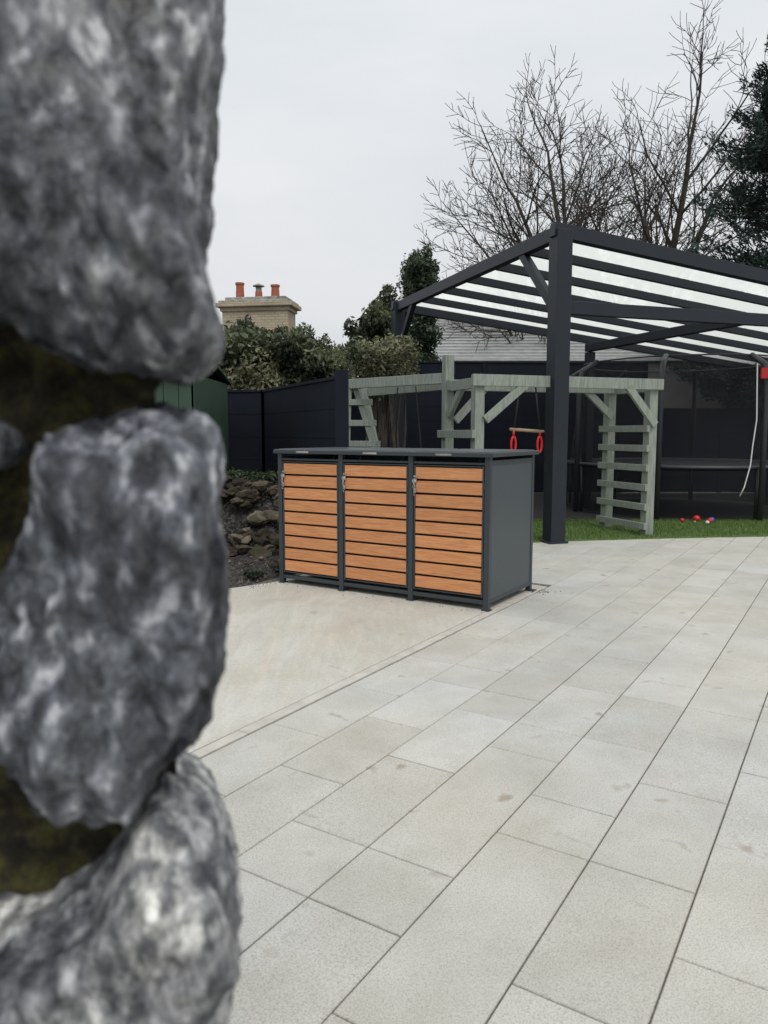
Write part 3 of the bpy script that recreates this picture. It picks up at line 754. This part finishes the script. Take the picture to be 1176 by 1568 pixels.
s2=[(-.182,1.424),(-.142,1.412),(-.1325,1.3795),(-.1365,1.336),(-.1335,1.269),(-.1365,1.212),(-.150,1.166),(-.184,1.125),(-.222,1.090),(-.27,1.092),(-.315,1.13),(-.335,1.21),(-.315,1.30),(-.285,1.36),(-.265,1.402),(-.225,1.418)]
s3=[(-.190,1.108),(-.150,1.080),(-.1325,1.040),(-.1265,.985),(-.132,.94),(-.146,.90),(-.165,.855),(-.22,.82),(-.35,.81),(-.43,.86),(-.45,.95),(-.40,.985),(-.345,1.000),(-.295,1.015),(-.250,1.038),(-.218,1.078)]
pillow(s1,Y0,.12,260,48,.009,1,tone=.20); pillow(s2,Y0,.115,260,48,.008,2,tone=.05); pillow(s3,Y0,.13,260,48,.007,3,tone=.85)
pillow([(-.285,1.392),(-.30,1.372),(-.36,1.365),(-.40,1.385),(-.38,1.415),(-.31,1.413)],Y0-.03,.07,90,14,.003,4,tone=.4)
pillow([(-.345,1.35),(-.335,1.25),(-.345,1.10),(-.42,1.06),(-.50,1.10),(-.52,1.25),(-.47,1.35)],Y0+.03,.09,90,14,.006,5)
def rect(x0,x1,z0,z1,seed,y=Y0,dep=.12):
    r_=random.Random(seed); j=lambda:r_.uniform(-.018,.018); mx,mz=(x0+x1)/2,(z0+z1)/2
    cxs=.25*(x1-x0); czs=.2*(z1-z0)
    pillow([(x1+j(),mz+j()),(x1-.01+j(),z1-czs),(x1-cxs,z1+j()),(mx,z1+j()),(x0+cxs,z1+j()),(x0+j(),z1-czs),(x0+j(),mz),(x0+j(),z0+czs),(x0+cxs,z0+j()),(mx,z0+j()),(x1-cxs,z0+j()),(x1-.01,z0+czs)],y,dep,48,9,.008,seed,tone=r_.uniform(0,.7))
zz=0; sd=40
for hgt in (.24,.2,.22,.13):
    x=-.15
    while x>-1.8:
        w_=random.uniform(.22,.4); sd+=1; rect(x-w_+.015,x,zz+.01,zz+hgt-.005,sd); x-=w_
    zz+=hgt
for z0,z1 in ((.81,1.03),(1.04,1.25),(1.26,1.46),(1.47,1.66),(1.67,1.90)):
    x=-.48 if z0>.9 else -.47
    x=-.54 if 1.04<=z0<1.4 else x
    while x>-1.8:
        w_=random.uniform(.2,.38); sd+=1; rect(x-w_+.015,x,z0,z1-.01,sd); x-=w_
x=-.12
while x>-1.8:
    w_=random.uniform(.25,.4); sd+=1; rect(x-w_+.015,x,1.905,2.06,sd); x-=w_
# mortar core
nx,nz=200,220; fr_=[]
for side in (0,1):
    b0=len(sw_.v)
    for a in range(nz+1):
        for b in range(nx+1):
            x=-1.8+(1.8-.178)*(b/nx)**.6; z=0+2.03*a/nz; n_=noise.noise(Vector((x*22,z*22,side*9)))*.022+noise.noise(Vector((x*60,z*60,side*9)))*.010
            edge=-.05*abs(noise.noise(Vector((0,z*16,3)))) *(1 if b==nx else 0)
            sw_.addv([(x+edge-(.0 if not side else .03),(Y0-.015+n_) if not side else (Y0+.07-n_),z)])
    fr_.append(b0)
    for a in range(nz):
        for b in range(nx):
            i=b0+a*(nx+1)+b; sw_.face((i,i+1,i+nx+2,i+nx+1) if not side else (i,i+nx+1,i+nx+2,i+1),1)
for a in range(nz):
    i=fr_[0]+a*(nx+1)+nx; j=fr_[1]+a*(nx+1)+nx; sw_.face((i,j,j+nx+1,i+nx+1),1)
sw_.build('stone_wall',[M_stone,M_mortar],smooth=True)

# ---------------------------------------------------------------- light
w=D.worlds.new('World'); S.world=w; w.use_nodes=True; nt=w.node_tree; bg=nt.nodes['Background']
sky=nt.nodes.new('ShaderNodeTexSky'); sky.sky_type='NISHITA'; sky.sun_disc=False
sky.sun_elevation=math.radians(52); sky.sun_rotation=math.radians(200)
tc=nt.nodes.new('ShaderNodeTexCoord'); mp=nt.nodes.new('ShaderNodeMapping'); mp.inputs['Scale'].default_value=(1,1,2.6)
nt.links.new(tc.outputs['Generated'],mp.inputs[0])
f=tnoise(nt,mp.outputs[0],1.7,5,.5,.25)
cl=ramp(nt,f,[(.3,(5.9,6.3,6.6)),(.5,(6.7,6.98,7.2)),(.7,(7.5,7.6,7.75))])
sx=nt.nodes.new('ShaderNodeSeparateXYZ'); nt.links.new(tc.outputs['Generated'],sx.inputs[0])
mr=nt.nodes.new('ShaderNodeMapRange'); mr.inputs['From Min'].default_value=.0; mr.inputs['From Max'].default_value=1
mr.inputs['To Min'].default_value=.97; mr.inputs['To Max'].default_value=1.5; nt.links.new(sx.outputs[2],mr.inputs[0])
vm=nt.nodes.new('ShaderNodeVectorMath'); vm.operation='SCALE'; nt.links.new(cl,vm.inputs[0]); nt.links.new(mr.outputs[0],vm.inputs[3])
mx=mix(nt,sky.outputs[0],vm.outputs[0],.95); nt.links.new(mx,bg.inputs[0]); bg.inputs[1].default_value=.1
sl=D.lights.new('sun','SUN'); sl.energy=1.3; sl.angle=math.radians(20); sl.color=(1,.965,.91)
so=link(D.objects.new('sun',sl)); so.rotation_euler=(math.radians(38),0,math.radians(20))

# ---------------------------------------------------------------- camera
cam=D.cameras.new('camera'); co=link(D.objects.new('camera',cam)); S.camera=co
co.location=(0,0,1.4); co.rotation_euler=(math.radians(90-6.1),0,0)
cam.sensor_fit='VERTICAL'; cam.sensor_height=36; cam.lens=26.17; cam.clip_start=.05; cam.clip_end=1000
cam.dof.use_dof=True; cam.dof.focus_distance=6.5; cam.dof.aperture_fstop=5.0
S.view_settings.view_transform='Standard'; S.view_settings.look='None'; S.view_settings.exposure=0
